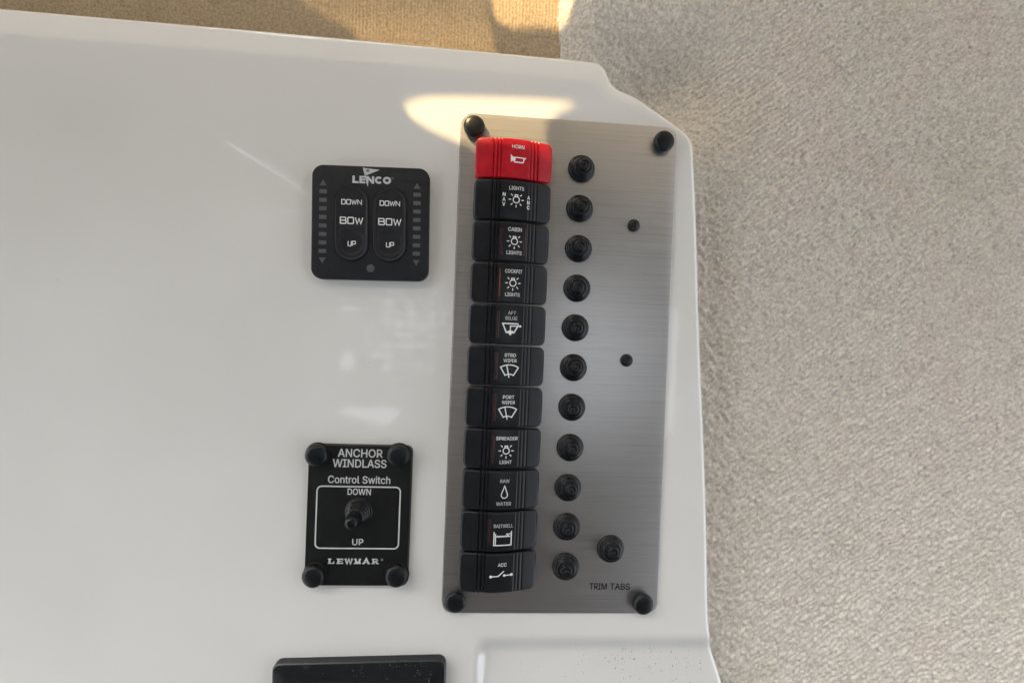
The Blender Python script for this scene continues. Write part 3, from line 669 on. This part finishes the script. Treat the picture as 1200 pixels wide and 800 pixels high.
# square-built letters for the pads
GL = {'D': [[(0, 0), (0, 1), (.8, 1), (1, .8), (1, .2), (.8, 0)], True], 'O': [[(.1, 0), (0, .1), (0, .9), (.1, 1), (.9, 1), (1, .9), (1, .1), (.9, 0)], True]}
GO = {'W': [[(0, 1), (.25, 0), (.5, .85), (.75, 0), (1, 1)]], 'N': [[(0, 0), (0, 1), (1, 0), (1, 1)]], 'U': [[(0, 1), (0, .12), (.12, 0), (.88, 0), (1, .12), (1, 1)]],
      'P': [[(0, 0), (0, 1), (.88, 1), (1, .88), (1, .5), (.88, .4), (0, .4)]],
      'B': [[(0, 0), (0, 1), (.85, 1), (.95, .9), (.95, .62), (.85, .52), (.05, .52)], [(.85, .52), (1, .42), (1, .1), (.9, 0), (0, 0)]]}
def sq_text(F, t, x, y, h, w, lw):
    ws = [1.3 if c == 'W' else 1.0 for c in t]; gap = .32; tot = sum(ws)+gap*(len(t)-1); k = w/tot; X = x-w/2
    for c, q in zip(t, ws):
        if c in GL: F.line([(X+a*q*k, y-h/2+b*h) for a, b in GL[c][0]], lw, True, 5)
        else:
            for L in GO[c]: F.line([(X+a*q*k, y-h/2+b*h) for a, b in L], lw, False, 5)
        X += (q+gap)*k
pm = pill_mesh(); pm.materials.append(pad_m)
for k, (x, y) in enumerate(((-10.4, -.5), (10.6, -.6))):
    o = link('rocker_pad', pm, None, pad, (x, y, ZP)); o['label'] = ('left' if k == 0 else 'right')+' long oval pad marked DOWN, BOW and UP'
    F1 = Flat(); sq_text(F1, 'DOWN', -.1, 11.8, 2.5, 10.8, .45); sq_text(F1, 'BOW', 0, 1.5, 3.4, 12.2, .58); sq_text(F1, 'UP', .2, -11.2, 2.6, 4.0, .46)
    F1.build('lettering', white_ink, o, lambda x, y: .5 if y > -5 else .12, .06)
tick = rprism('indicator', 4.1, 2.2, .2, 0, .12, .05, n=2); tick.materials.append(grey_ink)
for sx, y0 in ((-26.2, 16.8), (25.4, 16.7)):
    for k in range(8): link('indicator', tick, None, pad, (sx, y0-4.72*k, ZP-.06))
    for sgn, yy in ((1, y0+4.7), (-1, y0-4.72*7-5.0)):
        F1 = Flat().poly([(sx-1.9, yy-sgn*1.4), (sx+1.9, yy-sgn*1.4), (sx, yy+sgn*1.9)]); F1.build('arrow_mark', grey_ink, pad, lambda x, y: ZP, .05)
link('status_light', lathe('status_light', [(2.2, -.1), (2.15, .15), (1.5, .3), (.05, .35)], 24), grey_ink, pad, (.2, -25.2, ZP))
# wordmark with a pennant on its mast
F1 = Flat()
def bx(a, b, c, d): F1.poly([(a, b), (c, b), (c, d), (a, d)])
B, T = 22.0, 26.1
bx(-10.3, B, -9.0, T); bx(-9.0, B, -6.9, B+1.1)
bx(-6.5, B, -5.2, T)
for q in (B, B+1.55, T-1.0): bx(-5.2, q, -3.3, q+1.0)
F1.poly([(-2.8, B), (-1.55, B), (-1.55, T-1.9), (.35, B), (1.6, B), (1.6, T), (.35, T), (.35, B+1.9), (-1.55, T), (-2.8, T)])
F1.line([(4.15+1.55*math.cos(a), 24.05+1.45*math.sin(a)) for a in [math.radians(42+276*k/14) for k in range(15)]], 1.2, False, 9)
F1.line([(8.65+1.65*math.cos(a), 24.05+1.45*math.sin(a)) for a in [2*math.pi*k/18 for k in range(18)]], 1.2, True, 9)
F1.text('TM', 11.6, 25.5, .6, 1.2)
mx = lambda t: -4.4+2.9*t
F1.line([(mx(0)-.1, 30.7), (mx(1)-.3, 20.6)], .5, False, 30)
flag = [(-4.3, 30.6), (4.6, 29.8), (-2.9, 26.5)]
ring = [(-1.9+1.0*math.cos(a), 29.1+.75*math.sin(a)) for a in [2*math.pi*k/14 for k in range(14)]]
F1.poly(flag, ring)
F1.line([(-2.4, 29.1), (1.2, 29.2)], .3, False, 9)
o = F1.build('wordmark', white_ink, pad, lambda x, y: ZP, .05)
o.data.materials[0] = mat('silver_print', (.5, .51, .52), .5)

# ------------------------------------------------------------------ anchor windlass switch plate
wl = thing('windlass_switch', 'black ANCHOR WINDLASS plate with a pointed rubber boot and four caps', 'switch plate', (-112.3, -88.0, 0), math.radians(.15))
link('faceplate', rprism('faceplate', 57.2, 79.2, 3.2, 0, 2.6, .35), wind_m, wl)
ZW = 2.6
link('gasket', rprism('gasket', 57.9, 79.9, 3.5, 0, .35, .1), contact_shade_m, wl)  # dark rim again, standing in for contact shade around this plate
cap2 = lathe('screw_cap', [(r*1.03, z*1.15) for r, z in cp], 44, ang=70); cap2.materials.append(capm)
for x, y in ((-23.6, 34.3), (21.4, 35.0), (-22.7, -33.0), (22.9, -32.7)):
    o = link('screw_cap', cap2, None, wl, (x, y, ZW)); o.rotation_euler = (math.radians(random.uniform(-4, 4)), math.radians(random.uniform(-4, 4)), 1)
    link('cap_base', collar_me, None, o).scale = (.84, .84, 1)
F1 = Flat().text('ANCHOR', -.2, 35.4, 4.4, 24.6, .045); F1.text('WINDLASS', -.3, 29.6, 4.4, 29.6, .045)
F1.text('Control Switch', -.2, 20.4, 4.0, 34.4, .04); F1.text('DOWN', 0, 13.6, 3.4, 12.8, .05); F1.text('UP', .2, -14.8, 3.4, 6.0, .05)
F1.build('lettering', dim_ink, wl, lambda x, y: ZW, .04)
F1 = Flat().line(rrect(46.2, 34.9, 2.6, 5, -.2, -1.0), .8, True, 40); F1.build('border_line', dim_ink, wl, lambda x, y: ZW, .04)
# wide slab lettering
def slab(F, t, x, y, h, w):
    n = len(t); cw0 = w/n; cw = cw0*.84; X = x-w/2
    st = .34*cw; th = h*.19
    def bx(a, b, c, d): F.poly([(a, b), (c, b), (c, d), (a, d)])
    for c in t:
        L, R, B, T = X+.05*cw, X+.93*cw, y-h/2, y+h/2
        a = X+.16*cw
        if c == 'L': bx(a, B, a+st*.8, T); bx(L, T-th, a+st*1.1, T); bx(L, B, R, B+th); bx(R-th, B, R, B+h*.45)
        if c == 'E': bx(a, B, a+st*.8, T); bx(L, T-th, R, T); bx(L, B, R, B+th); bx(a, y-th/2, R-.2*cw, y+th/2); bx(R-th, T-h*.35, R, T); bx(R-th, B, R, B+h*.35)
        if c == 'W':
            F.line([(X, T), (X+.28*cw, B+.1), (X+.5*cw, T-.2), (X+.74*cw, B+.1), (X+.98*cw, T)], st*.55, False, 9); bx(X-.08*cw, T-th, X+.25*cw, T); bx(X+.8*cw, T-th, X+1.04*cw, T)
        if c == 'M':
            bx(a, B, a+st*.5, T); bx(R-st*.75, B, R-st*.1, T); F.line([(a, T-.2), (X+.5*cw, B+.5), (R-.1, T-.2)], st*.55, False, 9); bx(L-.05*cw, B, a+st*.8, B+th); bx(R-st, B, R+.04*cw, B+th); bx(L-.05*cw, T-th, a+.2*cw, T); bx(R-.25*cw, T-th, R+.04*cw, T)
        if c == 'A':
            F.line([(X+.1*cw, B), (X+.5*cw, T), (X+.86*cw, B)], st*.6, False, 9); bx(X+.25*cw, B+h*.25, X+.75*cw, B+h*.25+th*.8); bx(X-.04*cw, B, X+.32*cw, B+th); bx(X+.64*cw, B, X+1.02*cw, B+th)
        if c == 'R':
            bx(a, B, a+st*.7, T); F.line([(a, T-.25), (X+.7*cw, T-.25), (X+.84*cw, y+.55), (X+.7*cw, y-.05), (a, y-.05)], st*.4, False, 9); F.line([(X+.5*cw, y), (X+.88*cw, B+.2)], st*.6, False, 9); bx(L, B, a+st, B+th); bx(X+.7*cw, B, X+1.02*cw, B+th); bx(L, T-th, a+st, T)
        X += cw0
F1 = Flat(); slab(F1, 'LEWMAR', -1.6, -25.7, 3.0, 29.2)
F1.line([(14.0+.55*math.cos(a), -24.7+.55*math.sin(a)) for a in [2*math.pi*k/12 for k in range(12)]], .15, True)
F1.build('wordmark', dim_ink, wl, lambda x, y: ZW, .04)
# tall ribbed boot
pr = [(8.3, 0), (8.4, 1.0), (8.0, 1.8)]
z = 2.0; r = 7.0
for k in range(4):
    pr += [(r, z), (r+.3, z+.7), (r+.1, z+1.3), (r-.45, z+1.5)]
    z += 1.9; r -= .55
pr += [(4.6, z+.2), (4.3, z+1.4), (4.5, z+2.0), (4.1, z+2.7), (4.3, z+3.4), (3.9, z+4.2), (3.9, z+5.2), (3.5, z+6.3), (2.7, z+7.1), (1.5, z+7.6), (.05, z+7.7)]
bm_ = lathe('toggle_boot', pr, 48, ang=60, lean=lambda z: (-.10*max(0, z-3), -.16*max(0, z-3)))
o = link('toggle_boot', bm_, rubber, wl, (.4, 2.6, ZW)); o.scale = (.92, .92, .92)
link('collar', lathe('collar', [(9.0, 0), (9.0, .8), (8.2, 1.0)], 40), bezel_m, o)

# ------------------------------------------------------------------ black framed screen at the bottom edge
scr = thing('display_screen', 'glossy black framed screen cut off at the bottom left edge, dusted with pale grit', 'screen', (-107.8, -169, 0), math.radians(1.15))
def bx_loops(d, z, top=0, bot=-78):
    w = 96-2*d; return (rrect(w, (top-bot)-2*d, max(4.6-d, .4), 8, 0, (top+bot)/2), z)
V, F = loft([bx_loops(0, 0), bx_loops(0, 3.6), bx_loops(.25, 4.6), bx_loops(.9, 5.2), bx_loops(8.5, 6.8), bx_loops(9.0, 6.8), bx_loops(9.5, 6.3)], cap1=False)
link('frame', mesh('frame', V, F, ang=30), gloss_b, scr)
V, F = loft([bx_loops(9.4, 6.2), bx_loops(9.8, 6.3)])
link('glass', mesh('glass', V, F), glass_m, scr)

def dust_at(n, x0, x1, y0, y1):
    out = []
    for k in range(n):
        x, y = random.uniform(x0, x1), random.uniform(y0, y1)
        if abs(x) < 66 and abs(y) < 146 or (-146 < x < -76 and (42 < y < 110 or -130 < y < -46)) or not inside((x, y), shr): continue
        out.append((x, y, top_z(x, y)+.02, random.choice((.1, .13, .2))))
    return out
def grit(name, spots, m, label=None):
    V = []; F = []
    for x, y, z, r in spots:
        o = len(V); a0 = random.random()*6
        for k in range(5):
            a = a0+2*math.pi*k/5; q = r*random.uniform(.6, 1.2); V.append((x+q*math.cos(a), y+q*math.sin(a), z))
        V.append((x+r*.2, y, z+r*.7)); F += [(o+k, o+(k+1) % 5, o+5) for k in range(5)]
    ob = link(name, mesh(name, V, F, smooth=False), m); ob['kind'] = 'stuff'; return ob
sp = []
for k in range(150):
    x = random.gauss(64, 22); y = random.gauss(-177, 7)
    if x > 96 or y > -162 or x < 0 or not inside((x, y), shr): continue
    sp.append((x, y, top_z(x, y)+.02, random.choice((.15, .2, .25, .4))*random.uniform(.7, 1.1)))
for k in range(14): 
    x, y = random.uniform(-30, 60), random.uniform(-185, -164); sp.append((x, y, top_z(x, y)+.02, .25))
sp += dust_at(60, -300, 90, -155, 175)
g = grit('dark_grit', sp, speck_m); g['label'] = 'dark grit scattered in the moulded pocket at lower right'
sp = []
for k in range(30):
    x = random.gauss(-85, 12) if k > 8 else random.uniform(-150, -62); y = -169-random.uniform(1.4, 7.5)
    if not -153 < x < -62: continue
    zz = 5.2+1.6*max(0, min(1, (-y-169-.9+(x+107.8)*.02)/7.6)); sp.append((x, y, zz+.12, random.choice((.12, .15, .24))))
g = grit('pale_grit', sp, speck_w); g['label'] = 'pale grit lying on the black screen frame'
